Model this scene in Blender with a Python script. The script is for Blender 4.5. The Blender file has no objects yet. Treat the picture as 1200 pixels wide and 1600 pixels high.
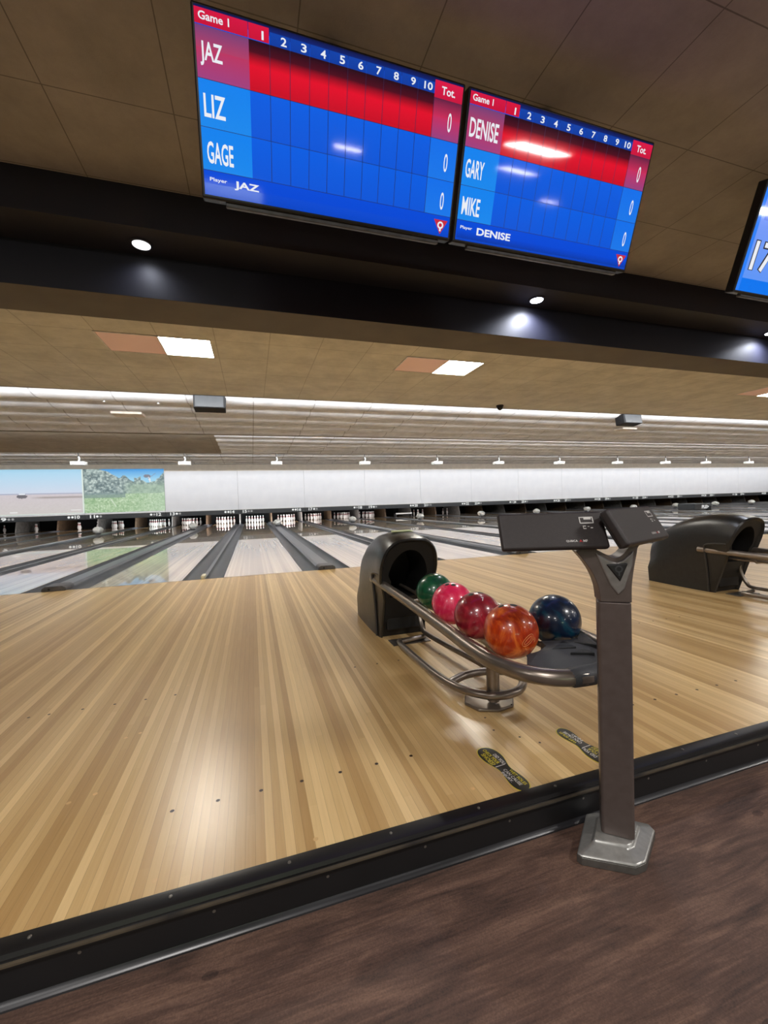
import bpy, math, random
from mathutils import Matrix, Vector

# ------------------------------------------------------------------ camera, world, lights, exposure
sc = bpy.context.scene
col = sc.collection
random.seed(7)
H = .9741                                  # eye height above the approach
YAW, PITCH, ROLL, FPX = .3078, -.0258, -.0308, 646.48
cy, sy, cp, sp = math.cos(YAW), math.sin(YAW), math.cos(PITCH), math.sin(PITCH)
fw = Vector((sy*cp, cy*cp, sp)); rt = Vector((cy, -sy, 0)); up = rt.cross(fw)
cr, sr = math.cos(ROLL), math.sin(ROLL)
r2 = rt*cr + up*sr; u2 = up*cr - rt*sr
cam = bpy.data.cameras.new('camera'); co = bpy.data.objects.new('camera', cam); col.objects.link(co)
cam.sensor_fit = 'VERTICAL'; cam.sensor_height = 36; cam.lens = FPX/1600*36
cam.clip_start = .05; cam.clip_end = 200
m = Matrix((( r2.x, u2.x, -fw.x, 0), (r2.y, u2.y, -fw.y, 0), (r2.z, u2.z, -fw.z, H), (0, 0, 0, 1)))
co.matrix_world = m
sc.camera = co
sc.view_settings.view_transform = 'Standard'; sc.view_settings.look = 'None'
sc.view_settings.exposure = 1.2; sc.view_settings.gamma = 1; sc.view_settings.use_curve_mapping = False
w = bpy.data.worlds.new('World'); sc.world = w; w.use_nodes = True
w.node_tree.nodes['Background'].inputs[0].default_value = (.9, .85, .8, 1)
w.node_tree.nodes['Background'].inputs[1].default_value = .02

XL, XR = -14.5, 46.0                       # side walls of the hall
ZF = -.125                                 # lower floor
ZN, ZS, ZB, ZP = 3.13, 2.86, 2.55, 2.92    # ceiling over the seats, soffit, beam, panel ceiling

P_PANEL = 21.0       # radiance of the ceiling panels
P_STRIP = 780.0      # strip lights behind each ceiling step
P_MASK = 105.0      # strip lights that wash the white screens

def lamp(name, kind, loc, energy, color=(1, 1, 1), **kw):
    l = bpy.data.lights.new(name, kind); l.energy = energy; l.color = color
    for k, v in kw.items(): setattr(l, k, v)
    o = bpy.data.objects.new(name, l); col.objects.link(o); o.location = loc
    return o
def aim(o, d): o.rotation_euler = Vector(d).to_track_quat('-Z', 'Y').to_euler()

STEPS = (7.86, 12.01, 16.16, 20.31)
for i, ys in enumerate(STEPS):
    e = P_MASK if i == 3 else P_STRIP
    o = lamp('strip_light', 'AREA', ((XL+XR)/2, ys+.09, 2.985 if i < 3 else 3.05), e, (.95, .97, 1) if i < 3 else (.93, .96, 1), shape='RECTANGLE', size=XR-XL-1, size_y=.1)
    aim(o, (0, .62, 1) if i < 3 else (0, 1, -.62))
# unseen lights behind the viewer: some set by screen reflections, others added for brightness
for x, y, e in ((-4.2, -1.0, 42), (-.8, -1.0, 42), (3.13, -1.0, 42), (6.8, -1.0, 42), (10.5, -1.0, 42), (-2.8, -3.8, 46), (4.5, -3.8, 18), (11.8, -3.8, 46), (2.41, -8.1, 40), (10.2, -11.4, 40), (-5, -8.1, 40)):
    o = lamp('seating_and_fill_light', 'AREA', (x, y, 3.11), e*.8, (1, .96, .93), shape='RECTANGLE', size=.62, size_y=.45)
    aim(o, (0, 0, -1))

# ------------------------------------------------------------------ materials
def lin(c):
    return tuple((v/255/12.92 if v/255 <= .04045 else ((v/255+.055)/1.055)**2.4) for v in c)
def newmat(name):
    mt = bpy.data.materials.new(name); mt.use_nodes = True
    nt = mt.node_tree; b = nt.nodes['Principled BSDF']
    return mt, nt, b
def N(nt, t, **kw):
    n = nt.nodes.new(t)
    for k, v in kw.items(): setattr(n, k, v)
    return n
def pm(name, c1, c2=None, scale=8, rough=.5, metal=0, bump=0, coat=0, stretch=(1, 1, 1), detail=4, rvar=.06):
    """noise-varied paint / plastic / metal; colours are sRGB 0-255"""
    mt, nt, b = newmat(name)
    c2 = c2 or tuple(max(0, v*.86) for v in c1)
    tc = N(nt, 'ShaderNodeTexCoord'); mp = N(nt, 'ShaderNodeMapping'); mp.inputs['Scale'].default_value = stretch
    nz = N(nt, 'ShaderNodeTexNoise'); nz.inputs['Scale'].default_value = scale; nz.inputs['Detail'].default_value = detail
    rp = N(nt, 'ShaderNodeValToRGB')
    rp.color_ramp.elements[0].position = .3; rp.color_ramp.elements[1].position = .7
    rp.color_ramp.elements[0].color = (*lin(c2), 1); rp.color_ramp.elements[1].color = (*lin(c1), 1)
    L = nt.links.new
    L(tc.outputs['Object'], mp.inputs[0]); L(mp.outputs[0], nz.inputs[0]); L(nz.outputs[0], rp.inputs[0]); L(rp.outputs[0], b.inputs['Base Color'])
    mr = N(nt, 'ShaderNodeMapRange'); mr.inputs[3].default_value = max(0, rough-rvar); mr.inputs[4].default_value = rough+rvar
    L(nz.outputs[0], mr.inputs[0]); L(mr.outputs[0], b.inputs['Roughness'])
    b.inputs['Metallic'].default_value = metal
    b.inputs['Coat Weight'].default_value = coat; b.inputs['Coat Roughness'].default_value = .08
    if bump:
        n2 = N(nt, 'ShaderNodeTexNoise'); n2.inputs['Scale'].default_value = scale*6
        bp = N(nt, 'ShaderNodeBump'); bp.inputs['Strength'].default_value = bump; bp.inputs['Distance'].default_value = .004
        L(mp.outputs[0], n2.inputs[0]); L(n2.outputs[0], bp.inputs['Height']); L(bp.outputs[0], b.inputs['Normal'])
    return mt
def emat(name, c, s):
    mt, nt, b = newmat(name)
    b.inputs['Base Color'].default_value = (.02, .02, .02, 1)
    b.inputs['Emission Color'].default_value = (*lin(c), 1); b.inputs['Emission Strength'].default_value = s
    return mt
def attr_emat(name, strength, base=.02, rough=.12, diffuse=0):
    """picture shown on a screen: colours of the mesh attribute, given off as light"""
    mt, nt, b = newmat(name)
    a = N(nt, 'ShaderNodeVertexColor'); a.layer_name = 'picture'
    nt.links.new(a.outputs[0], b.inputs['Emission Color']); b.inputs['Emission Strength'].default_value = strength
    b.inputs['Base Color'].default_value = (base, base, base, 1); b.inputs['Roughness'].default_value = rough
    return mt
def mathn(nt, op, a, b=None):
    n = N(nt, 'ShaderNodeMath', operation=op)
    for i, v in enumerate((a, b)):
        if v is None: continue
        if isinstance(v, (int, float)): n.inputs[i].default_value = v
        else: nt.links.new(v, n.inputs[i])
    return n.outputs[0]
def boards(name, dark, light, rough, coat, width=.0273, patch=.4, spec=.5, coat_rough=.06):
    """strip flooring running along Y"""
    mt, nt, b = newmat(name); L = nt.links.new
    tc = N(nt, 'ShaderNodeTexCoord'); sx = N(nt, 'ShaderNodeSeparateXYZ'); L(tc.outputs['Object'], sx.inputs[0])
    bx = mathn(nt, 'DIVIDE', sx.outputs[0], width); bi = mathn(nt, 'FLOOR', bx); fr = mathn(nt, 'FRACT', bx)
    wn = N(nt, 'ShaderNodeTexWhiteNoise', noise_dimensions='1D'); L(bi, wn.inputs['W'])
    # groups of neighbouring boards of like tone
    gi = mathn(nt, 'FLOOR', mathn(nt, 'DIVIDE', bi, 2.37)); wg = N(nt, 'ShaderNodeTexWhiteNoise', noise_dimensions='1D'); L(gi, wg.inputs['W'])
    # lengthwise joints: every board changes tone along its length
    yy = mathn(nt, 'ADD', mathn(nt, 'DIVIDE', sx.outputs[1], 1.9), mathn(nt, 'MULTIPLY', wn.outputs[0], 17))
    cx = N(nt, 'ShaderNodeCombineXYZ'); L(bi, cx.inputs[0]); L(mathn(nt, 'FLOOR', yy), cx.inputs[1])
    wj = N(nt, 'ShaderNodeTexWhiteNoise', noise_dimensions='2D'); L(cx.outputs[0], wj.inputs['Vector'])
    mp = N(nt, 'ShaderNodeMapping'); mp.inputs['Scale'].default_value = (140, 5, 5); L(tc.outputs['Object'], mp.inputs[0])
    nz = N(nt, 'ShaderNodeTexNoise'); nz.inputs['Scale'].default_value = 1; nz.inputs['Detail'].default_value = 6; L(mp.outputs[0], nz.inputs[0])
    v = mathn(nt, 'ADD', mathn(nt, 'MULTIPLY', wn.outputs[0], .34), mathn(nt, 'MULTIPLY', wg.outputs[0], .42))
    v = mathn(nt, 'ADD', v, mathn(nt, 'MULTIPLY', wj.outputs[0], .12))
    v = mathn(nt, 'ADD', v, mathn(nt, 'MULTIPLY', nz.outputs[0], patch*.5))
    rp = N(nt, 'ShaderNodeValToRGB'); e = rp.color_ramp.elements
    e[0].position = .22; e[0].color = (*lin(dark), 1); e[1].position = .92; e[1].color = (*lin(light), 1)
    md = e.new(.55); md.color = (*lin(tuple((a*.55+c*.45) for a, c in zip(dark, light))), 1)
    L(v, rp.inputs[0])
    edge = mathn(nt, 'LESS_THAN', fr, .035)
    mx = N(nt, 'ShaderNodeMix', data_type='RGBA'); L(mathn(nt, 'MULTIPLY', edge, .45), mx.inputs[0]); L(rp.outputs[0], mx.inputs[6]); mx.inputs[7].default_value = (*lin(tuple(c*.45 for c in dark)), 1)
    L(mx.outputs[2], b.inputs['Base Color'])
    b.inputs['Roughness'].default_value = rough; b.inputs['Coat Weight'].default_value = coat; b.inputs['Coat Roughness'].default_value = coat_rough
    b.inputs['Specular IOR Level'].default_value = spec
    return mt
def tiles(name, c, joint, px, py, ox, oy, jw=.006, rough=.9, fade=.5, speck=.12):
    """lay-in ceiling tiles with thin joints"""
    mt, nt, b = newmat(name); L = nt.links.new
    tc = N(nt, 'ShaderNodeTexCoord'); s = N(nt, 'ShaderNodeSeparateXYZ'); L(tc.outputs['Object'], s.inputs[0])
    def j(o, p, off):
        f = mathn(nt, 'FRACT', mathn(nt, 'DIVIDE', mathn(nt, 'SUBTRACT', o, off-jw/2), p))
        return mathn(nt, 'LESS_THAN', f, jw/p)
    k = mathn(nt, 'MAXIMUM', j(s.outputs[0], px, ox), j(s.outputs[1], py, oy))
    nz = N(nt, 'ShaderNodeTexNoise'); nz.inputs['Scale'].default_value = 2.2; nz.inputs['Detail'].default_value = 8; nz.inputs['Roughness'].default_value = .7; L(tc.outputs['Object'], nz.inputs[0])
    rp = N(nt, 'ShaderNodeValToRGB'); rp.color_ramp.elements[0].position = .35; rp.color_ramp.elements[1].position = .65
    rp.color_ramp.elements[0].color = (*lin(tuple(v*(1-speck) for v in c)), 1); rp.color_ramp.elements[1].color = (*lin(c), 1); L(nz.outputs[0], rp.inputs[0])
    mx = N(nt, 'ShaderNodeMix', data_type='RGBA'); L(mathn(nt, 'MULTIPLY', k, fade), mx.inputs[0]); L(rp.outputs[0], mx.inputs[6]); mx.inputs[7].default_value = (*lin(joint), 1)
    L(mx.outputs[2], b.inputs['Base Color']); b.inputs['Roughness'].default_value = rough; b.inputs['Specular IOR Level'].default_value = .2
    n2 = N(nt, 'ShaderNodeTexNoise'); n2.inputs['Scale'].default_value = 160; L(tc.outputs['Object'], n2.inputs[0])
    bp = N(nt, 'ShaderNodeBump'); bp.inputs['Strength'].default_value = .25; bp.inputs['Distance'].default_value = .003; L(n2.outputs[0], bp.inputs['Height']); L(bp.outputs[0], b.inputs['Normal'])
    return mt
def plankfloor(name):
    """dark rustic vinyl planks, grain along X"""
    mt, nt, b = newmat(name); L = nt.links.new
    tc = N(nt, 'ShaderNodeTexCoord')
    mp = N(nt, 'ShaderNodeMapping'); mp.inputs['Scale'].default_value = (1.6, 8, 1); L(tc.outputs['Object'], mp.inputs[0])
    nz = N(nt, 'ShaderNodeTexNoise'); nz.inputs['Scale'].default_value = 2.0; nz.inputs['Detail'].default_value = 9; nz.inputs['Roughness'].default_value = .62; nz.inputs['Distortion'].default_value = .9; L(mp.outputs[0], nz.inputs[0])
    mp2 = N(nt, 'ShaderNodeMapping'); mp2.inputs['Scale'].default_value = (3, 60, 1); L(tc.outputs['Object'], mp2.inputs[0])
    n2 = N(nt, 'ShaderNodeTexNoise'); n2.inputs['Scale'].default_value = 2.4; n2.inputs['Detail'].default_value = 8; n2.inputs['Distortion'].default_value = .6; L(mp2.outputs[0], n2.inputs[0])
    vo = N(nt, 'ShaderNodeTexVoronoi'); vo.inputs['Scale'].default_value = 1.0
    mp3 = N(nt, 'ShaderNodeMapping'); mp3.inputs['Scale'].default_value = (3.2, 6, 1); L(tc.outputs['Object'], mp3.inputs[0]); L(mp3.outputs[0], vo.inputs[0])
    knot = mathn(nt, 'MULTIPLY', mathn(nt, 'LESS_THAN', vo.outputs['Distance'], .07), -.12)
    v = mathn(nt, 'ADD', mathn(nt, 'MULTIPLY', nz.outputs[0], .72), mathn(nt, 'MULTIPLY', n2.outputs[0], .3))
    v = mathn(nt, 'ADD', v, knot)
    rp = N(nt, 'ShaderNodeValToRGB'); e = rp.color_ramp.elements
    e[0].position = .3; e[0].color = (*lin((50, 38, 33)), 1); e[1].position = .72; e[1].color = (*lin((126, 98, 82)), 1)
    k = e.new(.5); k.color = (*lin((88, 66, 56)), 1)
    n3 = N(nt, 'ShaderNodeTexNoise'); n3.inputs['Scale'].default_value = 260; n3.inputs['Detail'].default_value = 3; L(tc.outputs['Object'], n3.inputs[0])
    v = mathn(nt, 'ADD', v, mathn(nt, 'MULTIPLY', mathn(nt, 'SUBTRACT', n3.outputs[0], .5), .28)); L(v, rp.inputs[0])
    L(rp.outputs[0], b.inputs['Base Color']); b.inputs['Roughness'].default_value = .62
    bp = N(nt, 'ShaderNodeBump'); bp.inputs['Strength'].default_value = .3; bp.inputs['Distance'].default_value = .003; L(n2.outputs[0], bp.inputs['Height']); L(bp.outputs[0], b.inputs['Normal'])
    return mt
def ballmat(name, c1, c2, c3=None, scale=5, dist=2.5):
    mt, nt, b = newmat(name); L = nt.links.new
    tc = N(nt, 'ShaderNodeTexCoord'); nz = N(nt, 'ShaderNodeTexNoise'); nz.inputs['Scale'].default_value = scale; nz.inputs['Detail'].default_value = 7; nz.inputs['Distortion'].default_value = dist; nz.inputs['Roughness'].default_value = .65
    L(tc.outputs['Object'], nz.inputs[0])
    rp = N(nt, 'ShaderNodeValToRGB'); e = rp.color_ramp.elements
    e[0].position = .32; e[0].color = (*lin(c1), 1); e[1].position = .66; e[1].color = (*lin(c2), 1)
    if c3: k = e.new(.5); k.color = (*lin(c3), 1)
    L(nz.outputs[0], rp.inputs[0]); L(rp.outputs[0], b.inputs['Base Color'])
    b.inputs['Roughness'].default_value = .3; b.inputs['Coat Weight'].default_value = .6; b.inputs['Coat Roughness'].default_value = .06
    return mt

M = {}
M['approach'] = boards('approach_boards', (172, 136, 84), (228, 197, 142), .3, .4, patch=.5, coat_rough=.27)
M['lane'] = boards('lane_boards', (158, 124, 82), (222, 190, 144), .3, 1.0, patch=.3, coat_rough=.02); M['lane'].node_tree.nodes['Principled BSDF'].inputs['Coat IOR'].default_value = 1.9
M['floor'] = plankfloor('vinyl_planks')
M['near_ceiling'] = tiles('brown_ceiling_tiles', (164, 158, 154), (48, 42, 38), .606, .606, 2.095, 1.94, jw=.006, fade=.55)
M['panel_ceiling'] = tiles('tan_ceiling_tiles', (212, 208, 192), (114, 108, 92), .61, .61, -.95, 5.25, jw=.01, fade=.4)
M['wave'] = tiles('wave_tiles', (226, 228, 230), (128, 127, 127), 1.22, 50, .1, 0, jw=.025, fade=.55)
M['flat_tiles'] = tiles('flat_tan_tiles', (158, 148, 132), (104, 98, 88), 1.22, 50, .1, 0, jw=.02, fade=.3)
M['black_paint'] = pm('black_paint', (30, 31, 46), (24, 25, 38), 3, .55)
M['beam_under'] = pm('beam_grey_brown', (104, 99, 92), (94, 89, 83), 3, .8)  # lighter, browner tone than the black bulkhead
M['wall'] = pm('wall_paint', (60, 50, 44), None, 2, .8)
M['pit_black'] = pm('pit_black', (16, 15, 15), (10, 10, 10), 4, .8)
M['kick_tan'] = pm('kickback_wood', (112, 90, 66), (78, 60, 44), 6, .6, stretch=(1, 1, 3))
M['kick_grey'] = pm('kickback_grey', (150, 146, 140), (118, 114, 108), 6, .6)
M['header'] = pm('header_board', (222, 212, 196), (210, 200, 184), 5, .85)
M['screen_white'] = pm('screen_white', (236, 237, 240), (230, 231, 235), 2, .7)
M['band'] = pm('number_band', (60, 62, 64), (52, 54, 56), 6, .5)
M['digit'] = emat('backlit_digits', (240, 242, 240), .42)
M['dot_grey'] = emat('backlit_dots', (200, 200, 200), .22)
M['gutter'] = pm('gutter_plastic', (92, 94, 97), (62, 64, 68), 2.2, .4, stretch=(3, .5, 1), bump=.1)
M['cap'] = pm('divider_cap', (112, 114, 118), (84, 86, 90), 3, .3, stretch=(3, .4, 1))
M['cap_end'] = pm('cap_end_plastic', (88, 88, 90), (60, 58, 58), 14, .4)
M['white_plastic'] = pm('white_plastic', (232, 232, 228), (222, 222, 216), 8, .4)
M['cream'] = pm('cream_block', (212, 204, 176), (196, 188, 160), 14, .5)
M['pin'] = pm('pin_white', (244, 240, 234), (238, 234, 228), 10, .25)
M['pin_red'] = pm('pin_red', (190, 30, 36), None, 10, .3)
M['hood'] = pm('hood_plastic', (36, 35, 34), (28, 27, 26), 30, .32, bump=.15)
M['hood_dark'] = pm('hood_inner', (12, 11, 11), (9, 8, 8), 20, .6)
M['hood_trim'] = pm('hood_trim', (50, 48, 46), (42, 40, 39), 20, .4)
M['rail'] = pm('bronze_metal', (142, 132, 122), (126, 116, 106), 16, .3, metal=.75)
M['pad'] = pm('pad_plastic', (58, 59, 61), (48, 49, 51), 60, .55, bump=.3)
M['pad_dark'] = pm('pad_inset', (22, 22, 23), None, 60, .5)
M['post'] = pm('post_paint', (100, 89, 85), (92, 81, 77), 30, .42, metal=.35)
M['silver'] = pm('silver_cast', (176, 176, 172), (160, 160, 156), 60, .36, metal=.6)
M['plate'] = pm('head_plate_metal', (142, 138, 136), (126, 122, 120), 40, .4, metal=.5)
M['base_skirt'] = pm('grey_skirt', (118, 116, 112), (104, 102, 98), 40, .4, metal=.6)
M['tablet'] = pm('tablet_plastic', (46, 39, 38), (39, 33, 32), 90, .5, bump=.25)
M['tablet_dark'] = pm('tablet_side', (26, 23, 23), None, 60, .5)
M['print_white'] = pm('print_white', (225, 222, 218), None, 20, .5)
M['print_red'] = pm('print_red', (190, 40, 46), None, 20, .5)
M['print_yellow'] = pm('print_yellow', (214, 200, 52), (200, 186, 46), 20, .5)
M['sticker'] = pm('sticker_black', (44, 42, 38), (38, 36, 32), 20, .45)
M['label_green'] = pm('label_green', (200, 210, 160), (186, 198, 146), 20, .5)
M['nosing'] = pm('nosing_rubber', (28, 27, 27), (19, 18, 19), 5, .34, stretch=(.6, 3, 3))
M['nosing_worn'] = pm('nosing_worn_edge', (84, 74, 58), (38, 36, 34), 9, .4, stretch=(.8, 3, 3))
M['step_face'] = pm('step_vinyl', (20, 20, 22), (14, 14, 16), 4, .5)
M['cove'] = pm('cove_vinyl', (44, 44, 47), (26, 26, 28), 3, .3, stretch=(1, 3, 3))
M['screw'] = pm('screw_steel', (140, 136, 128), None, 20, .35, metal=.8)
M['light_frame'] = pm('light_frame', (220, 214, 204), None, 10, .5)
M['pink'] = emat('pinkish_panel_added_glow', (206, 164, 146), .05); M['pink'].node_tree.nodes['Principled BSDF'].inputs['Base Color'].default_value = (*lin((226, 190, 170)), 1)  # faint emission added so the panel shows brighter than its colour allows
M['panel_on'] = emat('lit_panel', (255, 250, 238), P_PANEL)
M['daylight'] = emat('daylight_pane', (196, 214, 178), 3.0)
M['spot_on'] = emat('lit_spot', (235, 238, 255), 10)
M['spot_dim'] = emat('lit_spot_soft', (235, 236, 240), 1.0)
M['speaker'] = pm('speaker_black', (15, 15, 18), (11, 11, 13), 20, .7)
M['dome'] = pm('dome_black', (20, 20, 22), None, 20, .15)
M['pale_panel'] = pm('pale_panel', (226, 216, 204), None, 6, .6)
M['bezel'] = pm('tv_bezel', (22, 22, 26), (18, 18, 22), 20, .35)
M['tv_text'] = emat('tv_white', (235, 238, 245), .42)
M['tv_line'] = emat('tv_line', (16, 40, 110), .15)
M['tv_red'] = emat('tv_red', (215, 25, 60), .34)
M['tv_pic'] = attr_emat('tv_picture', .49, rough=.05)
M['proj_pic'] = attr_emat('projected_picture', .36, base=.08, rough=.7)
M['tv_outline'] = emat('tv_outline', (20, 28, 60), .13)
M['hole'] = pm('hole_black', (12, 10, 12), None, 20, .6)
M['dot_brown'] = pm('inlaid_dot', (52, 34, 22), None, 20, .4)
M['dot_pale'] = pm('pale_plug', (226, 186, 128), None, 20, .4)
M['foul'] = pm('foul_line', (110, 82, 52), None, 10, .4)
M['wear'] = pm('base_plate', (110, 104, 98), None, 20, .4, metal=.6)

# ------------------------------------------------------------------ mesh helpers
def text_geo(s, bold=0.0, _c={}):
    k = (s, bold)
    if k in _c: return _c[k]
    cu = bpy.data.curves.new('t', 'FONT'); cu.body = s; cu.size = 1; cu.offset = bold; cu.resolution_u = 3
    o = bpy.data.objects.new('t', cu); col.objects.link(o)
    dg = bpy.context.evaluated_depsgraph_get(); dg.update()
    me = bpy.data.meshes.new_from_object(o.evaluated_get(dg))
    vs = [(v.co.x, v.co.y) for v in me.vertices]; fs = [tuple(p.vertices) for p in me.polygons]
    bpy.data.objects.remove(o); bpy.data.curves.remove(cu); bpy.data.meshes.remove(me)
    x0 = min(v[0] for v in vs); x1 = max(v[0] for v in vs); y0 = min(v[1] for v in vs); y1 = max(v[1] for v in vs)
    _c[k] = ([((x-x0)/(x1-x0), (y-y0)/(y1-y0)) for x, y in vs], fs, (x1-x0)/(y1-y0))
    return _c[k]

class MB:
    def __init__(s): s.v = []; s.f = []; s.m = []; s.c = None
    def add(s, vs, fs, mi=0):
        o = len(s.v); s.v += [tuple(v) for v in vs]
        for f in fs: s.f.append(tuple(i+o for i in f)); s.m.append(mi)
        return s
    def box(s, a, b, mi=0):
        x0, y0, z0 = a; x1, y1, z1 = b
        v = [(x0,y0,z0),(x1,y0,z0),(x1,y1,z0),(x0,y1,z0),(x0,y0,z1),(x1,y0,z1),(x1,y1,z1),(x0,y1,z1)]
        return s.add(v, [(3,2,1,0),(4,5,6,7),(0,1,5,4),(1,2,6,5),(2,3,7,6),(3,0,4,7)], mi)
    def prism(s, pts, fn, d0, d1, mi=0):
        """closed 2-D outline pts extruded from d0 to d1; fn(u,v,d) -> xyz"""
        n = len(pts)
        v = [fn(u, q, d0) for u, q in pts] + [fn(u, q, d1) for u, q in pts]
        f = [tuple(range(n-1, -1, -1)), tuple(range(n, 2*n))] + [(i, (i+1) % n, (i+1) % n+n, i+n) for i in range(n)]
        return s.add(v, f, mi)
    def loft(s, rings, caps=True, mi=0, closed=True):
        n = len(rings[0]); v = [p for r in rings for p in r]; f = []
        for k in range(len(rings)-1):
            for i in range(n if closed else n-1):
                j = (i+1) % n; f.append((k*n+i, k*n+j, (k+1)*n+j, (k+1)*n+i))
        if caps and closed: f += [tuple(range(n-1, -1, -1)), tuple(range((len(rings)-1)*n, len(rings)*n))]
        return s.add(v, f, mi)
    def tube(s, pts, r, seg=14, mi=0, closed=False, caps=True):
        pts = [Vector(p) for p in pts]; n = len(pts); rings = []
        rr = r if isinstance(r, (list, tuple)) else [r]*n
        prev = None
        for i, p in enumerate(pts):
            a = pts[(i-1) % n] if (closed or i > 0) else p
            b = pts[(i+1) % n] if (closed or i < n-1) else p
            t = (b-a).normalized()
            if prev is None:
                q = Vector((0, 0, 1)) if abs(t.z) < .9 else Vector((1, 0, 0))
                u = t.cross(q).normalized()
            else: u = (prev - t*prev.dot(t)).normalized()
            prev = u; vv = t.cross(u)
            rings.append([tuple(p + (u*math.cos(2*math.pi*k/seg) + vv*math.sin(2*math.pi*k/seg))*rr[i]) for k in range(seg)])
        if closed: rings.append(rings[0])
        return s.loft(rings, caps and not closed, mi)
    def lathe(s, prof, seg=24, mi=0, at=(0, 0, 0)):
        rings = [[(at[0]+r*math.cos(2*math.pi*k/seg), at[1]+r*math.sin(2*math.pi*k/seg), at[2]+z) for k in range(seg)] for r, z in prof]
        return s.loft(rings, True, mi)
    def disc(s, c, r, fn=None, seg=20, mi=0):
        fn = fn or (lambda u, v: (c[0]+u, c[1]+v, c[2]))
        return s.add([fn(r*math.cos(2*math.pi*k/seg), r*math.sin(2*math.pi*k/seg)) for k in range(seg)], [tuple(range(seg))], mi)
    def text(s, string, fn, x, y, h, wd=None, bold=.0, mi=0, depth=0):
        """string with its lower-left corner at x,y, height h, width wd; fn(u,v) -> xyz"""
        vs, fs, asp = text_geo(string, bold)
        wd = wd or h*asp
        return s.add([fn(x+a*wd, y+b*h) for a, b in vs], fs, mi)
    def build(s, name, mats, parent=None, smooth=False, local=True, bevel=0, seg=2, flip=False):
        me = bpy.data.meshes.new(name)
        me.from_pydata(s.v, [], s.f); me.validate(verbose=False)
        if not isinstance(mats, (list, tuple)): mats = [mats]
        for q in mats: me.materials.append(q)
        if len(me.polygons) == len(s.m): me.polygons.foreach_set('material_index', s.m)
        if smooth: me.polygons.foreach_set('use_smooth', [True]*len(me.polygons))
        me.update()
        o = bpy.data.objects.new(name, me); col.objects.link(o)
        if parent:
            o.parent = parent
            if not local: me.transform(Matrix.Translation(-Vector(parent.location)))
        if bevel:
            b = o.modifiers.new('bevel', 'BEVEL'); b.width = bevel; b.segments = seg; b.limit_method = 'ANGLE'; b.angle_limit = math.radians(38)
            b.harden_normals = False
            me.polygons.foreach_set('use_smooth', [True]*len(me.polygons))
            w_ = o.modifiers.new('wn', 'WEIGHTED_NORMAL')
        elif smooth:
            try: me.set_sharp_from_angle(angle=math.radians(40))
            except Exception: pass
        return o
def fixn(o):
    import bmesh
    b = bmesh.new(); b.from_mesh(o.data); bmesh.ops.recalc_face_normals(b, faces=b.faces); b.to_mesh(o.data); b.free(); return o
def empty(name, loc, rz=0, rx=0):
    o = bpy.data.objects.new(name, None); col.objects.link(o); o.location = loc; o.rotation_euler = (rx, 0, rz); o.empty_display_size = .1
    return o
def tag(o, label, cat, group=None, kind=None):
    o['label'] = label; o['category'] = cat
    if group: o['group'] = group
    if kind: o['kind'] = kind
    return o
def struct(o, label=None):
    o['kind'] = 'structure'
    if label: o['label'] = label
    return o
def smooth_path(pts, n=6, closed=False):
    P = [Vector(p) for p in pts]; out = []; k = len(P)
    for i in range(k if closed else k-1):
        g = lambda j: P[j % k] if closed else P[min(max(j, 0), k-1)]
        a, b, c, d = g(i-1), g(i), g(i+1), g(i+2)
        for t in range(n):
            t /= n
            out.append(.5*((2*b)+(c-a)*t+(2*a-5*b+4*c-d)*t*t+(3*b-a-3*c+d)*t**3))
    if not closed: out.append(P[-1])
    return out
def dup(root, loc, children=True):
    r = root.copy(); col.objects.link(r); r.location = loc
    for ch in list(root.children):
        c = ch.copy(); col.objects.link(c); c.parent = r
        for g in ch.children:
            d = g.copy(); col.objects.link(d); d.parent = c
    return r

# ------------------------------------------------------------------ the setting
FOUL, EDGE = 6.04, 1.15
struct(MB().box((XL, -13, ZF-.1), (XR, EDGE, ZF)).build('floor', M['floor']), 'dark brown rustic wood-look plank floor')
ap = MB().box((XL, EDGE, -.12), (XR, FOUL, 0))
# dots and plugs let into the boards
def pit(x, y, r, mi):
    ap.disc((x, y, .0006), r, mi=mi, seg=12)
for k in range(-20, 60):
    if k % 13 in (4, 5, 6, 7, 8, 9, 10) or k in (-8,):
        pit(-.006+.1372*k if k != -8 else -1.048, 2.368, .0065, 1)
    if k % 13 in (0, 1, 2, 3, 4, 11, 12): pit(-.007+.1372*k, 1.459, .0068, 1)
for (x, y) in ((-.62, 1.62), (-.55, 1.64), (-.55, 2.0), (-.5, 2.02), (-.62, 1.2), (-.28, 1.2), (.14, 1.19), (-.45, 2.45), (-.37, 2.47), (.67, 1.22), (.88, 1.19)):
    pit(x, y, .0075, 2)
for (x, y) in ((.93, 1.5), (1.0, 1.42), (1.05, 1.36), (.95, 1.6)): pit(x, y, .005, 1)
struct(ap.build('floor_approach', [M['approach'], M['dot_brown'], M['dot_pale']]), 'pale strip-wood bowling approach with inlaid dots')
struct(MB().box((XL, FOUL-.004, -.05), (XR, FOUL+.004, .0008)).build('trim_1', M['foul']), 'thin foul line across the boards')
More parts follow.
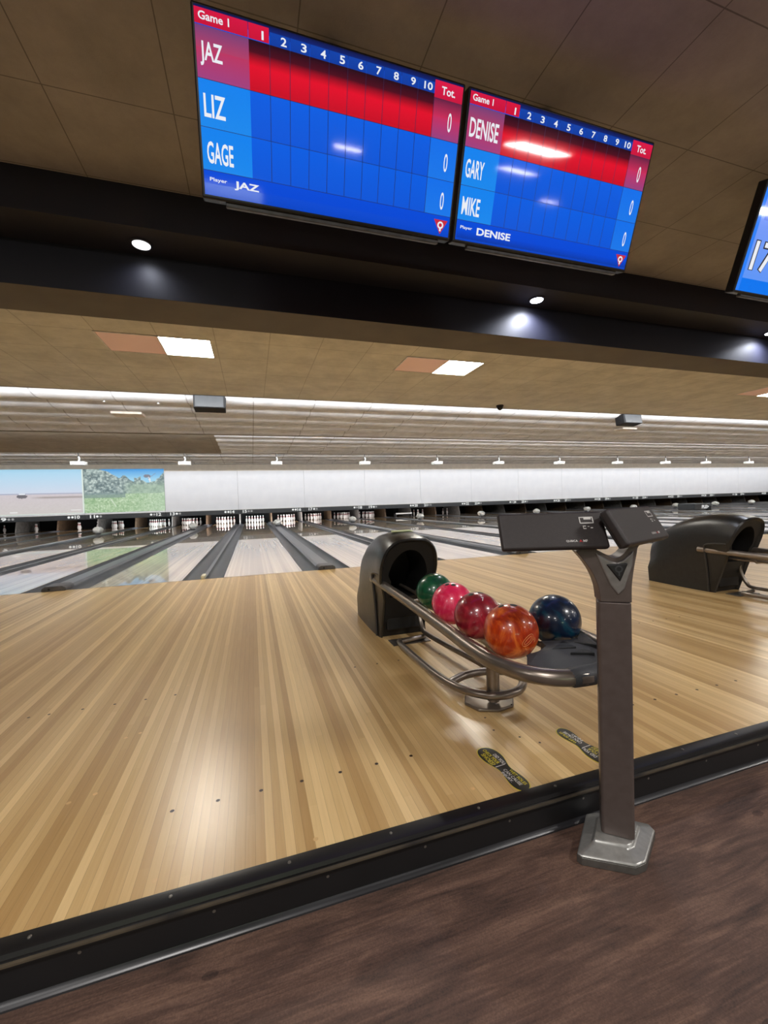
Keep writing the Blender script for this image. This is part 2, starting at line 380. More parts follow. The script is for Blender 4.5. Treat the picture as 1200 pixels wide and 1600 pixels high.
# step nosing and face
f = lambda u, v, d: (d, u, v)
nose = [(1.152, .0), (1.152, .004), (1.118, .005), (1.108, .001), (1.104, -.008), (1.106, -.014), (1.100, -.016), (1.099, -.022), (1.105, -.024), (1.104, -.03), (1.114, -.033), (1.152, -.033)]
o = fixn(MB().prism(nose, f, XL, XR).build('trim_2', M['nosing'], smooth=True)); struct(o, 'black ribbed nosing along the step')
worn = [(1.1035, -.0145), (1.098, -.0165), (1.0975, -.021), (1.1035, -.0235)]
o = fixn(MB().prism(worn, f, XL, XR).build('trim_3', M['nosing_worn'])); struct(o, 'scuffed ridge of the step nosing')
struct(MB().box((XL, 1.114, ZF), (XR, 1.15, -.03)).build('trim_4', M['step_face']), 'black vinyl step face')
cove = [(1.114, ZF), (1.103, ZF), (1.104, ZF+.004), (1.110, ZF+.008), (1.114, ZF+.016)]
o = fixn(MB().prism(cove, f, XL, XR).build('baseboard_step', M['cove'], smooth=True)); struct(o, 'grey cove at the foot of the step')
sm = MB()
for k in range(-8, 30):
    x = .06+.29*k
    sm.lathe([(.0045, 0), (.0045, .0025), (.002, .004)], 8, at=(x, 1.13, .0045))
    fn = lambda u, v, x=x: (x+.1+u, 1.1132, -.05+v)
    sm.disc(None, .0042, fn, 8)
struct(sm.build('trim_5', M['screw']), 'small screws in the step edge')
# walls
struct(MB().box((XL-.2, -13, ZF), (XL, 27.2, 4)).build('wall_left', M['wall']))
struct(MB().box((XR, -13, ZF), (XR+.2, 27.2, 4)).build('wall_right', M['wall']))
struct(MB().box((XL, -13.2, ZF), (XR, -13, 4)).build('wall_front', M['wall']))
for k, x in enumerate((-2.6, -.2)):
    wn_ = struct(MB().box((x-.95, -13, .7), (x+.95, -12.95, 1.95)).build('window_%d' % (k+1), M['light_frame']))
    MB().box((x-.88, -12.955, .77), (x+.88, -12.945, 1.88)).build('pane', M['daylight'], wn_)
struct(MB().box((XL, 27, -.3), (XR, 27.2, 4)).build('wall_back', M['pit_black']))
# ceilings
struct(MB().box((XL, -13, ZN), (XR, 3.167, ZN+.1)).build('ceiling', M['near_ceiling']), 'dim brown tile ceiling above the seats')
bulk = [(3.167, 3.3), (3.167, ZS), (3.51, ZS), (3.51, ZB), (3.515, ZB), (3.515, 3.3)]
o = fixn(MB().prism(bulk, f, XL, XR).build('trim_6', M['black_paint'])); struct(o, 'black stepped bulkhead with downlights')
struct(MB().box((XL, 3.515, ZB), (XR, 3.96, 3.3)).build('trim_7', M['beam_under']), 'dark beam under the bulkhead')
struct(MB().box((XL, 3.96, ZP), (XR, 7.86, ZP+.08)).build('ceiling_panels', M['panel_ceiling']), 'tan tile ceiling with square light panels')
# three scalloped ceiling sections, each sloping down toward the pins
def wave(y0, y1, z0, z1, x0, x1, rows=6, dep=.085):
    mb = MB(); prof = []
    for k in range(rows):
        for t in range(9):
            if t == 8 and k < rows-1: continue
            q = (k+t/8)/rows; s = t/8
            prof.append((y0+(y1-y0)*q, z0+(z1-z0)*q - dep*math.sin(math.pi*s)**.8*(1-.3*s)))
    top = max(p[1] for p in prof)+.05
    pts = prof+[(y1, top), (y0, top)]
    return fixn(mb.prism(pts, f, x0, x1).build('ceiling_wave', M['wave'], smooth=True))
XB = -.97
struct(wave(STEPS[0], STEPS[1], 3.125, 2.93, XL, XR), 'scalloped ceiling section nearest the panels')
struct(wave(STEPS[1], STEPS[2], 3.125, 2.93, XB, XR), 'scalloped ceiling section in the middle')
struct(MB().add([(XL,STEPS[1],3.09),(XB,STEPS[1],3.09),(XB,STEPS[2],2.89),(XL,STEPS[2],2.89),(XL,STEPS[1],3.15),(XB,STEPS[1],3.15),(XB,STEPS[2],3.15),(XL,STEPS[2],3.15)],
       [(3,2,1,0),(4,5,6,7),(0,1,5,4),(1,2,6,5),(2,3,7,6),(3,0,4,7)]).build('ceiling_flat', M['flat_tiles']), 'plain tan ceiling section at the left')
struct(wave(STEPS[2], STEPS[3], 3.125, 2.93, XL, XR), 'scalloped ceiling section nearest the pins')
struct(MB().box((XL, STEPS[3], 3.14), (XR, 27, 3.2)).build('ceiling_back', M['flat_tiles']))
for ys in STEPS: struct(MB().box((XL, ys-.03, 2.89 if ys > 8 else ZP), (XR, ys, 3.2)).build('trim_8', M['flat_tiles']))
# pin pit
struct(MB().box((XL, 22.56, .62), (XR, 27, .7)).build('ceiling_pit', M['pit_black']), 'black roof of the pin pit')
struct(MB().box((XL, 25.5, -.3), (XR, 27, -.2)).build('floor_pit', M['pit_black']))
struct(MB().box((XL, 22.46, 2.74), (XR, 22.56, 3.14)).build('wall_header', M['header']), 'tan header board above the white screens')

# ------------------------------------------------------------------ lanes, gutters, pins
LW, G1, G2 = 1.0635, .5226, .7056
PITCH_P = 2*LW+G1+G2
SEAM0 = -.4067-G1/2                                      # seam between lanes 14 and 15
def seam(n): return SEAM0+n*PITCH_P
def lane_x(num):                                        # centre of a lane
    n = (num-14)//2
    return seam(n) + (-1 if num % 2 == 0 else 1)*(G1/2+LW/2)
END = 25.45
lane_me = None
LANES = range(8, 40)
for num in LANES:
    xc = lane_x(num)
    o = MB().box((-LW/2, FOUL, -.12), (LW/2, END, 0)).build('bowling_lane', M['lane']); o.location = (xc, 0, 0)
    tag(o, f'glossy pale wooden bowling lane leading to the pins under number {num}', 'bowling lane', 'bowling lanes')
def channel(xa):
    R = .1175; pts = [(xa, -.004), (xa+.004, -.02)]
    for k in range(13):
        a = math.pi-k*math.pi/12; pts.append((xa+R+(R-.006)*math.cos(a), -.02-.075*math.sin(a)))
    pts += [(xa+2*R-.004, -.02), (xa+2*R, -.004), (xa+2*R, -.13), (xa, -.13)]
    return pts
g = lambda u, v, d: (u, d, v)
def gutter_single(n):
    o = empty('gutter_pair', (seam(n), FOUL, 0))
    for s in (0, 1):
        xa = -G1/2 if s == 0 else G1/2-.235
        fixn(MB().prism(channel(xa), lambda u, v, d: (u, d, v), 0, END-FOUL).build('gutter_channel', M['gutter'], o, smooth=True))
    MB().box((-G1/2+.235, 0, -.13), (G1/2-.235, END-FOUL, -.002)).build('divider_strip', M['cap'], o, bevel=.004)
    MB().box((-.028, -.0, -.002), (.024, .2, .045)).build('end_block', M['cream'], o, bevel=.012, seg=3)
    return tag(o, f'dark grey double gutter with a thin divider between lanes {14+2*n} and {15+2*n}', 'gutter', 'double gutters with thin dividers')
def gutter_return(n):
    xr = seam(n)+G1/2+LW+G2/2
    o = empty('gutter_pair', (xr, FOUL, 0))
    for s in (0, 1):
        xa = -G2/2 if s == 0 else G2/2-.235
        fixn(MB().prism(channel(xa), lambda u, v, d: (u, d, v), 0, END-FOUL).build('gutter_channel', M['gutter'], o, smooth=True))
    hw = G2/2-.235
    cap = [(-hw, -.13), (-hw, .012), (-hw+.03, .038), (hw-.03, .038), (hw, .012), (hw, -.13)]
    fixn(MB().prism(cap, lambda u, v, d: (u, d, v), .2, 17.88).build('return_cover', M['cap'], o, smooth=True))
    eb = [(-hw-.012, 0), (-hw-.006, .04), (-hw+.03, .062), (hw-.03, .062), (hw+.006, .04), (hw+.012, 0)]
    e = fixn(MB().prism(eb, lambda u, v, d: (u, d, v), -.03, .24).build('end_block', M['cap_end'], o, bevel=.01))
    hb = MB()
    hb.disc(None, .013, lambda u, v: (-.045+u, -.0315, .028+v), 12)
    hb.build('socket', M['hole'], e)
    return tag(o, f'dark grey gutters with a raised ball-return cover between lanes {15+2*n} and {16+2*n}', 'gutter', 'gutters beside the ball-return covers')
for n in range(-3, 13): gutter_single(n)
for n in range(-3, 12): gutter_return(n)

# kickback boards at the pin decks
for n in range(-3, 13):
    for side in (0, 1):
        x = seam(n) if side == 0 else seam(n)+G1/2+LW+G2/2
        a, b = (14+2*n, 15+2*n) if side == 0 else (15+2*n, 16+2*n)
        t = .022 if side == 0 else .04
        o = MB().prism([(23.95, .0), (24.1, .5), (24.2, .6), (26.3, .6), (26.3, 0)], lambda u, v, d: (d, u, v), -t, t).build('kickback_board', M['kick_grey'] if side == 0 else M['kick_tan'], bevel=.004)
        fixn(o); o.location = (x, 0, 0)
        tag(o, f"{'grey' if side == 0 else 'tan'} kickback board standing between the pin decks of lanes {a} and {b}", 'kickback board', 'kickback boards')
o = None
prof = [(0, 0), (.0258, 0), (.0262, .004), (.036, .02), (.0497, .057), (.0585, .086), (.0605, .114), (.0585, .149), (.0497, .184), (.0392, .212), (.0312, .238), (.0247, .26), (.0233, .273), (.0237, .292), (.0287, .318), (.0322, .342), (.0305, .36), (.0235, .373), (.012, .3795), (0, .381)]
pb = MB(); pb.lathe(prof, 20)
pin_proto = pb.build('bowling_pin', [M['pin'], M['pin_red']], smooth=True)
for p in pin_proto.data.polygons:
    z = p.center.z
    if .238 < z < .26 or .273 < z < .292: p.material_index = 1
PINPOS = {1: (0, 0), 2: (-.1524, 1), 3: (.1524, 1), 4: (-.3048, 2), 5: (0, 2), 6: (.3048, 2), 7: (-.4572, 3), 8: (-.1524, 3), 9: (.1524, 3), 10: (.4572, 3)}
PINWORD = {1: 'front head', 2: 'second-row left', 3: 'second-row right', 4: 'third-row left', 5: 'third-row middle', 6: 'third-row right', 7: 'back-row far left', 8: 'back-row inner left', 9: 'back-row inner right', 10: 'back-row far right'}
ALL = tuple(range(1, 11))
STANDING = {8: (4, 8), 9: (7, 4), 10: (4, 2, 10), 11: (7, 4, 2, 8, 5, 3), 12: ALL, 13: ALL, 14: ALL, 15: ALL, 16: ALL, 17: ALL, 18: ALL, 19: ALL, 21: (8, 9, 10, 5), 22: (9, 10)}
first = True
for num, pins in STANDING.items():
    for k in pins:
        dx, row = PINPOS[k]
        o = pin_proto if first else pin_proto.copy()
        if not first: col.objects.link(o)
        first = False
        o.location = (lane_x(num)+dx, FOUL+18.288+row*.264, 0)
        tag(o, f'white bowling pin, {PINWORD[k]} of the pins standing under number {num}', 'bowling pin', 'bowling pins on the pin decks')
# deck lamps inside the pits
PITW = {8: .25, 9: .7, 10: 2.2, 11: .9, 12: 5, 13: 1.4, 14: 7.5, 15: 7.5, 16: 7, 17: 2.0, 18: 1.5, 19: 1.2, 20: .6, 21: 1.1, 22: .9}
for num, e in PITW.items():
    c = (1, .93, .95) if num in (14, 16, 17) else (.82, .93, 1) if num in (12, 15) else (1, .95, .98)
    o = lamp('pin_deck_light', 'AREA', (lane_x(num), 22.95, .585), e*3.2, c, shape='RECTANGLE', size=.9, size_y=.08); aim(o, (0, 1, -.28))
# lowered sweep bar on lane 20
o = empty('sweep_bar', (lane_x(20)+.2, 23.7, 0))
MB().box((-.52, -.02, .16), (.52, .02, .24)).build('sweep_board', M['white_plastic'], o, bevel=.008)
for s in (-1, 1): MB().box((s*.5-.02, -.015, .0), (s*.5+.02, .35, .2)).build('sweep_arm', M['cap_end'], o, bevel=.006)
tag(o, 'white sweep bar lowered across the pin deck under number 20', 'sweep bar')

# ------------------------------------------------------------------ masking screens with lane numbers
def pic(mb_quads, name, mat, parent):
    me = bpy.data.meshes.new(name); v = []; fcs = []; cols = []
    for pts, cs in mb_quads:
        o = len(v); v += [tuple(p) for p in pts]; fcs.append(tuple(range(o, o+len(pts)))); cols += [(*lin(c), 1) for c in cs]
    me.from_pydata(v, [], fcs); me.materials.append(mat)
    a = me.color_attributes.new('picture', 'FLOAT_COLOR', 'CORNER')
    flat = [x for c in cols for x in c]; a.data.foreach_set('color', flat); me.update()
    o = bpy.data.objects.new(name, me); col.objects.link(o); o.parent = parent
    return o
def mix(a, b, t): t = max(0, min(1, t)); return tuple(p*(1-t)+q*t for p, q in zip(a, b))
rn = random.Random(3)
def vnoise(x, y, s=0):
    def h(i, j): return (math.sin(i*127.1+j*311.7+s*74.7)*43758.5453) % 1
    i, j = math.floor(x), math.floor(y); fx, fy = x-i, y-j; fx = fx*fx*(3-2*fx); fy = fy*fy*(3-2*fy)
    return (h(i, j)*(1-fx)+h(i+1, j)*fx)*(1-fy)+(h(i, j+1)*(1-fx)+h(i+1, j+1)*fx)*fy
def desert(u, v):
    if v < .53: c = mix((170, 222, 250), (214, 224, 242), v/.53)
    elif v < .56: c = mix((150, 158, 186), (212, 208, 218), (v-.53)/.03)
    else:
        c = mix((218, 208, 214), (216, 210, 206), (v-.56)/.4); n = vnoise(u*60, v*60); c = mix(c, (196, 186, 186), n*.35)
        s = math.exp(-((v-.625)/.02)**2)*(1 if u > .38 else 0)*min(1, (u-.38)*6); c = mix(c, (150, 138, 134), s*.8)
    if ((u-.3)/.055)**2+((v-.595)/.04)**2 < 1+.5*vnoise(u*90, v*60): c = (96, 90, 100)
    if abs(u-.3) < .03 and abs(v-.545) < .012: c = (240, 244, 250)
    if abs(v-.925) < .006 and u > .84 and u < .96: c = (250, 250, 250)
    if abs(v-.94) < .02 and .16 < u < .24: c = mix((250, 250, 250), c, .3*vnoise(u*200, v*100))
    if u > .985 or v > .985: c = (228, 244, 232)
    return c
def farm(u, v):
    sky = mix((58, 160, 236), (150, 214, 246), v/.24)
    line = .02+.0*u
    # tree line: tall trees at the left falling toward the right
    t = (.05+.28*vnoise(u*5.5, 1)+.1*vnoise(u*21, 2)) if u > .2 else .0
    if u > .2: t = .02+.26*min(1, (u-.2)/.45)+.12*(vnoise(u*14, 4)-.5)
    if .62 < u < .7: t -= .1
    if u > .9: t = .2-(u-.9)*1.5+.08*vnoise(u*30, 5)
    if v < t: c = sky
    elif v < .58+.1*(.5-u)*.3:
        n = vnoise(u*38, v*26)*.6+vnoise(u*90, v*60, 3)*.4
        c = mix((70, 98, 102), (206, 222, 214), max(0, min(1, (n-.25)*1.9)))
        if u > .45 and v > .26: c = mix(c, (160, 190, 160), min(.7, (u-.45)*5)*min(1, (v-.26)*7))
    else:
        n = vnoise(u*60, v*44)*.5+vnoise(u*130, v*90, 2)*.5
        c = mix((124, 170, 112), (220, 238, 206), max(0, min(1, (n-.2)*1.6)))
        c = mix(c, (196, 220, 196), max(0, u-.45)*.8)
    if .55 < v < .66 and u < .5: c = mix(c, (112, 140, 138), .7)
    if ((u-.78)/.045)**2+((v-.17)/.04)**2 < 1: c = (116, 118, 134)
    if abs(u-.815-.15*(v-.27)) < .01 and .19 < v < .31: c = (236, 240, 244)
    if abs(u-.84-(v-.17)*-.8) < .006 and .1 < v < .24: c = (130, 130, 150)
    if abs((u-.32)-(v-.7)*.35) < .006 and .68 < v < .88: c = (226, 238, 218)
    return c
def screen(n):
    x0, x1 = seam(n), seam(n+1)
    o = empty('masking_screen', ((x0+x1)/2, 22.42, .55)); hw = (x1-x0)/2-.004
    top = 2.31 if n < -1 and n >= -3 else 2.21
    MB().box((-hw, 0, .235), (hw, .05, 2.21)).build('white_panel', M['screen_white'], o, bevel=.004)
    MB().box((-hw, -.012, 0), (hw, .12, .235)).build('number_band', M['band'], o, bevel=.006)
    MB().box((-hw, -.02, .222), (hw, 0.0, .25)).build('ledge', M['white_plastic'], o)
    # writing: right-hand lane number of the seam at x0, left-hand number of the seam at x1
    a, b = 15+2*n, 16+2*n
    for (num, xc, sgn) in ((a, x0-(x0+x1)/2, 1), (b, x1-(x0+x1)/2, -1)):
        fn = lambda u, v: (u, -.0145, v)
        q = MB(); wd = .2
        q.text(str(num), fn, xc+sgn*.3-wd/2, .055, .15, wd, .025); q.build('lane_number', M['digit'], o)
        for d, (dx, mt) in enumerate(((.49, M['digit'] if (num % 3) else M['dot_grey']), (.63, M['dot_grey'] if num % 2 else M['digit']))):
            MB().disc(None, .052, lambda u, v: (xc+sgn*dx+u, -.0145, .13+v), 14).build('round_mark', mt, o)
    if n in (-3, -2):
        fnp = desert if n == -3 else farm
        U, V = 120, 68; q = []
        for i in range(U):
            for j in range(V):
                u0, u1, v0, v1 = i/U, (i+1)/U, j/V, (j+1)/V; c = fnp((u0+u1)/2, (v0+v1)/2)
                zz = lambda v: 2.33-(2.33-.3)*v
                xx = lambda u: -hw+2*hw*u
                q.append((((xx(u0), -.006, zz(v1)), (xx(u1), -.006, zz(v1)), (xx(u1), -.006, zz(v0)), (xx(u0), -.006, zz(v0))), (c,)*4))
        MB().box((-hw, -.005, .3), (hw, .04, 2.33)).build('picture_backing', M['screen_white'], o)
        pic(q, 'picture', M['proj_pic'], o)
    what = {-3: 'white screen showing a desert scene', -2: 'white screen showing a green farm with trees'}.get(n, 'blank white masking screen')
    return tag(o, f'{what} above the pins of lanes {a} and {b}', 'screen', 'screens above the pins')
for n in range(-3, 13): screen(n)

# white scoring cameras on the return covers near the pins
rr = random.Random(5)
for n in range(-3, 12):
    x = seam(n)+G1/2+LW+G2/2
    o = empty('scoring_camera', (x, 18.55+.0, 0))
    import bmesh
    bm = bmesh.new(); bmesh.ops.create_icosphere(bm, subdivisions=2, radius=1)
    for v in bm.verts:
        k = 1+rr.uniform(-.1, .1); v.co = Vector((v.co.x*.185*k, v.co.y*.2*k, .2+v.co.z*.135*k))
    me = bpy.data.meshes.new('housing'); bm.to_mesh(me); bm.free(); me.materials.append(M['white_plastic'])
    hb = bpy.data.objects.new('housing', me); col.objects.link(hb); hb.parent = o
    MB().box((-.08, -.1, .0), (.08, .1, .1)).build('foot', M['cap_end'], o, bevel=.01)
    MB().lathe([(.03, 0), (.03, .02), (.022, .024)], 12, at=(0, 0, 0)).build('lens', M['hole'], o).matrix_local = Matrix.Translation((0, .185, .2)) @ Matrix.Rotation(-math.pi/2, 4, 'X')
    tag(o, f'white lumpy camera housing on the divider between lanes {15+2*n} and {16+2*n}', 'camera', 'scoring cameras near the pins')

# lane machine far down the right-hand lanes
lm = empty('lane_machine', (lane_x(28)+.2, 15.4, 0))
MB().box((-.6, 0, .03), (.6, .9, .36)).build('body', M['band'], lm, bevel=.04, seg=3)
q = MB(); q.text('PLE>', lambda u, v: (u, -.003, v), -.08, .1, .17, .5, .03); q.build('lettering', M['digit'], lm)
for s in (-1, 1):
    c = MB().lathe([(.05, -.03), (.05, .03)], 14).build('wheel', M['hole'], lm, smooth=True); c.matrix_local = Matrix.Translation((s*.45, .1, .05)) @ Matrix.Rotation(math.pi/2, 4, 'Y')
tag(lm, 'dark lane machine with white letters on a far right lane', 'lane machine')

# ------------------------------------------------------------------ projectors, speakers, ceiling fittings
PX = (-5.57, -2.29, .963, 4.51, 7.79, 10.89, 14.29, 17.9)
def projector(x, tl, i):
    o = empty('projector', (x, 16.6, 3.06))
    b = MB().box((-.21, -.15, -.55), (.21, .17, -.42)).build('body', M['white_plastic'], o, bevel=.02, seg=3)
    b.rotation_euler = (0, 0, tl)
    q = MB(); q.lathe([(.035, 0), (.035, .03), (.025, .03), (.02, .02)], 14)
    l = q.build('lens', M['hole'], b); l.matrix_local = Matrix.Translation((.1, .165, -.48)) @ Matrix.Rotation(-math.pi/2, 4, 'X')
    MB().tube([(0, 0, .0), (0, 0, -.36)], .016, 10).build('pole', M['pit_black'], o)
    MB().tube([(0, 0, -.25), (.03, 0, -.32), (0, 0, -.43)], .028, 10).build('ball_joint', M['white_plastic'], o)
    MB().box((-.12, -.1, -.43), (.12, .1, -.405)).build('bracket', M['speaker'], o, bevel=.006)
    MB().lathe([(.06, -.02), (.06, .02)], 14).build('ceiling_plate', M['speaker'], o)
    return tag(o, f'white projector hanging on a short pole above lanes {11+2*i} and {12+2*i}', 'projector', 'ceiling projectors above the lanes')
for i, x in enumerate(PX): projector(x, rr.uniform(-.12, .12), i)
for i, x in enumerate((21.21, 24.23, 27.72)): projector(x, .1, i+8)

def speaker(x, w_, lab):
    o = empty('speaker', (x, 8.62, 3.1))
    MB().prism([(-.16, -.26), (.12, -.3), (.16, -.05), (-.12, 0)], lambda u, v, d: (d, u, v), -w_/2, w_/2).build('cabinet', M['speaker'], o, bevel=.015)
    for s in (-1, 1): MB().box((s*(w_/2+.006)-.006, -.02, -.2), (s*(w_/2+.006)+.006, .02, .02)).build('bracket', M['bezel'], o)
    MB().prism([(-.165, -.245), (-.125, -.02), (-.13, -.02), (-.17, -.245)], lambda u, v, d: (d, u, v), -w_/2+.03, w_/2-.03).build('grille', M['band'], o)
    for c in o.children: fixn(c)
    tag(o, lab, 'speaker', 'black ceiling speakers')
speaker(-.70, .56, 'black box speaker under the scalloped ceiling at the left')
speaker(9.7, .62, 'black box speaker under the scalloped ceiling at the right')
o = empty('dome_camera', (5.05, 7.6, ZP))
MB().lathe([(.075, 0), (.075, -.03), (.068, -.035)], 20).build('mount', M['speaker'], o, smooth=True)
MB().lathe([(.062, -.03), (.06, -.055), (.045, -.085), (.022, -.1), (0, -.104)], 20).build('dome', M['dome'], o, smooth=True)
tag(o, 'small black security dome at the edge of the tan ceiling', 'security camera')
for x, y, lab in ((-2.38, 9.85, 'pale flat ceiling panel on the scalloped ceiling at the left'), (10.95, 9.85, 'pale flat ceiling panel on the scalloped ceiling at the right')):
    z = 3.05-(y-7.86)*.0494
    o = MB().box((-.28, -.17, -.02), (.28, .17, .03)).build('ceiling_panel', M['pale_panel'], bevel=.006); o.location = (x, y, z-.01)
    tag(o, lab, 'ceiling panel', 'pale ceiling panels')
for x, lab in ((-2.55, 'left of the two small white sprinkler heads in the far ceiling'), (-1.65, 'right of the two small white sprinkler heads in the far ceiling')):
    o = MB().lathe([(.03, .03), (.03, 0), (.012, -.01), (.012, -.04), (.03, -.045), (.03, -.05)], 12).build('sprinkler', M['white_plastic'], smooth=True); o.location = (x, 8.95, 3.03)
    tag(o, lab, 'sprinkler', 'sprinkler heads')

# square ceiling lights: one lit half, one pinkish half with a faint glow added for brightness
def clight(x, lab):
    o = empty('ceiling_light', (x, 5.25, ZP))
    fr = MB()
    for a, b in (((-.63, 0), (.56, .015)), ((-.63, .6), (.56, .615)), ((-.63, 0), (-.615, .615)), ((.545, 0), (.56, .615)), ((-.012, 0), (.004, .615))):
        fr.box((a[0], a[1], -.008), (b[0], b[1], .02))
    fr.build('frame', M['light_frame'], o)
    MB().box((.0, .012, -.004), (.55, .605, .015)).build('lit_diffuser', M['panel_on'], o)
    MB().box((-.62, .012, -.004), (-.008, .605, .015)).build('added_glow_panel', M['pink'], o)['label'] = 'pinkish panel with added glow'
    return tag(o, lab, 'ceiling light', 'square ceiling lights')
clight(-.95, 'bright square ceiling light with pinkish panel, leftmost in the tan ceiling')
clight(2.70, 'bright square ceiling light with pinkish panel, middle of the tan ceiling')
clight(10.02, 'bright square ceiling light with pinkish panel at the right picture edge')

def downlight(x, e, mat, lab):
    o = empty('downlight', (x, 3.365, ZS))
    MB().lathe([(.078, 0), (.078, -.006), (.06, -.008), (.058, .0)], 28).build('trim_ring', M['black_paint'], o, smooth=True)
    MB().lathe([(0, -.0095), (.058, -.0095), (.058, -.004)], 28).build('lamp_face', mat, o)
    s = lamp('downlight_beam', 'SPOT', (x, 3.365, ZS-.02), e, (.84, .88, 1), spot_size=math.radians(150), spot_blend=.9, shadow_soft_size=.04)
    aim(s, (0, .12, -1))
    return tag(o, lab, 'downlight', 'round downlights in the black soffit')
downlight(-.683, 2.5, M['spot_dim'], 'round downlight in the black soffit, leftmost')
downlight(2.67, 34, M['spot_on'], 'bright round downlight in the black soffit below the right screen')
downlight(6.03, 34, M['spot_on'], 'bright round downlight in the soffit at the right picture edge')

# ------------------------------------------------------------------ overhead score screens
TVH, TILT = .647, math.atan2(.21, .612)
def tv(x0, x1, lab, draw):
    W = x1-x0
    o = empty('score_screen', ((x0+x1)/2, 2.01, 2.34), rx=TILT)
    bz = .012
    MB().box((-W/2, -.012, 0), (W/2, .05, TVH)).build('casing', M['bezel'], o, bevel=.008)
    pos = lambda u, v, d=0: (-W/2+bz+u*(W-2*bz), -.0125-d, TVH-.01-v*(TVH-.024))
    draw(o, pos)
    # wall bracket up to the ceiling and cable tray below
    MB().box((-W*.3, .05, TVH*.3), (W*.3, .09, TVH*.7)).build('mount_plate', M['bezel'], o)
    q = MB().box((-.03, 0, 0), (.03, .06, .55)).build('mount_pole', M['bezel'], o); q.matrix_local = Matrix.Translation((0, .07, .35)) @ Matrix.Rotation(-TILT, 4, 'X')
    MB().box((-W*.42, .0, -.018), (W*.45, .03, .002)).build('lower_rail', M['cap_end'], o, bevel=.004)
    return tag(o, lab, 'screen', 'overhead score screens')
def scores(names, player):
    def draw(o, pos):
        q = []
        def rect(u0, v0, u1, v1, ct, cb, d=0.0):
            cb = cb or ct
            q.append(((pos(u0, v1, d), pos(u1, v1, d), pos(u1, v0, d), pos(u0, v0, d)), (cb, cb, ct, ct)))
        B = (0, 86, 205)
        nx, fx, tx = .172, .0705, .877
        cx = [nx+fx*k for k in range(11)]; cx[10] = tx
        rv = (.095, .36, .615, .855)
        rect(0, 0, 1, .05, (4, 12, 60), (6, 40, 130)); rect(0, .05, 1, 1, (0, 70, 190), (0, 70, 200))
        rect(0, .855, 1, .93, (8, 70, 205), (8, 66, 200)); rect(0, .93, 1, 1, (10, 62, 190), (14, 30, 90))
        rect(0, .012, nx-.002, .09, (200, 16, 62), (186, 12, 52), .0004); rect(nx, .012, nx+fx-.002, .09, (205, 16, 58), (190, 12, 50), .0004)
        rect(tx, .012, 1, .115, (205, 20, 66), (190, 16, 58), .0004)
        for k in range(1, 10): rect(cx[k]+.001, .03, cx[k+1]-.001, .095, (6, 62, 160), (4, 54, 150), .0004)
        rect(0, rv[0], nx, rv[0]+.11, (112, 60, 112), (168, 58, 98), .0004); rect(0, rv[0]+.11, nx, rv[1], (176, 50, 92), (150, 60, 120), .0004)
        for k in range(10):
            rect(cx[k], rv[0], cx[k+1], rv[0]+.06, (30, 2, 22), (70, 4, 26), .0004)
            rect(cx[k], rv[0]+.06, cx[k+1], rv[0]+.13, (70, 4, 26), (214, 8, 38), .0004); rect(cx[k], rv[0]+.13, cx[k+1], rv[1], (216, 8, 40), (186, 6, 34), .0004)
        rect(tx, .115, 1, rv[0]+.13, (88, 30, 64), (190, 40, 84), .0004); rect(tx, rv[0]+.13, 1, rv[1], (186, 44, 92), (140, 60, 120), .0004)
        for i in (1, 2):
            rect(0, rv[i], nx, rv[i+1], (10, 122, 226), (18, 128, 224), .0004); rect(nx, rv[i], tx, rv[i+1], (0, 88, 214), (2, 80, 204), .0004)
            rect(tx, rv[i], 1, rv[i+1], (10, 104, 222), (20, 112, 220), .0004)
        pic(q, 'display', M['tv_pic'], o)
        ln = MB()
        def line(u0, v0, u1, v1): ln.add([pos(u0, v1, .0007), pos(u1, v1, .0007), pos(u1, v0, .0007), pos(u0, v0, .0007)], [(0, 1, 2, 3)])
        for k in range(1, 11): line(cx[k]-.001, rv[0] if k < 10 else .12, cx[k]+.001, rv[3])
        for v in rv[1:]: line(0, v-.0015, 1, v+.0015)
        ln.build('grid_lines', M['tv_line'], o)
        def T(s, u, v, h, wd, b=.02, nm='score_text'):
            MB().text(s, lambda a, c: pos(a, -c, .001), u, -v, h, wd, b).build(nm, M['tv_text'], o)
        T('Game 1', .012, .068, .042, .098, .02)
        T('1', nx+fx*.62, .082, .045, .007, .0, 'frame_number')
        for k in range(2, 11): T(str(k), cx[k-1]+fx*(.55 if k < 10 else .35), .084, .045, .02 if k < 10 else .036, .02, 'frame_number')
        T('Tot.', tx+.03, .09, .05, .06, .02)
        for i, nm in enumerate(names): T(nm, .012+(.002*i), rv[i]+.20, .125, {3: .072, 4: .09, 6: .14}[len(nm)], .018, 'player_name')
        for i in range(3):
            u0 = .945; T('0', u0, rv[i]+.2 if i else rv[i]+.21, .12, .017, .005, 'score_total')
        T('Player', .02, .922, .028, .06, .015); T(player, .105, .945, .055, .03*len(player), .03)
        b = MB()
        b.add([pos(.925, .885, .001), pos(.99, .885, .001), pos(.9575, .985, .001)], [(0, 2, 1)]); b.build('triangle_mark', M['tv_red'], o)
        k = MB(); N_ = 20
        ring = lambda r: [pos(.957+r*math.cos(2*math.pi*i/N_)*.55, .922+r*math.sin(2*math.pi*i/N_), .0015) for i in range(N_)]
        k.add(ring(.026)+ring(.014), [(i, (i+1) % N_, (i+1) % N_+N_, i+N_) for i in range(N_)])
        k.add([pos(.953, .945, .0015), pos(.961, .945, .0015), pos(.961, .965, .0015), pos(.953, .965, .0015)], [(0, 1, 2, 3)])
        k.build('ring_mark', M['tv_text'], o)
    return draw
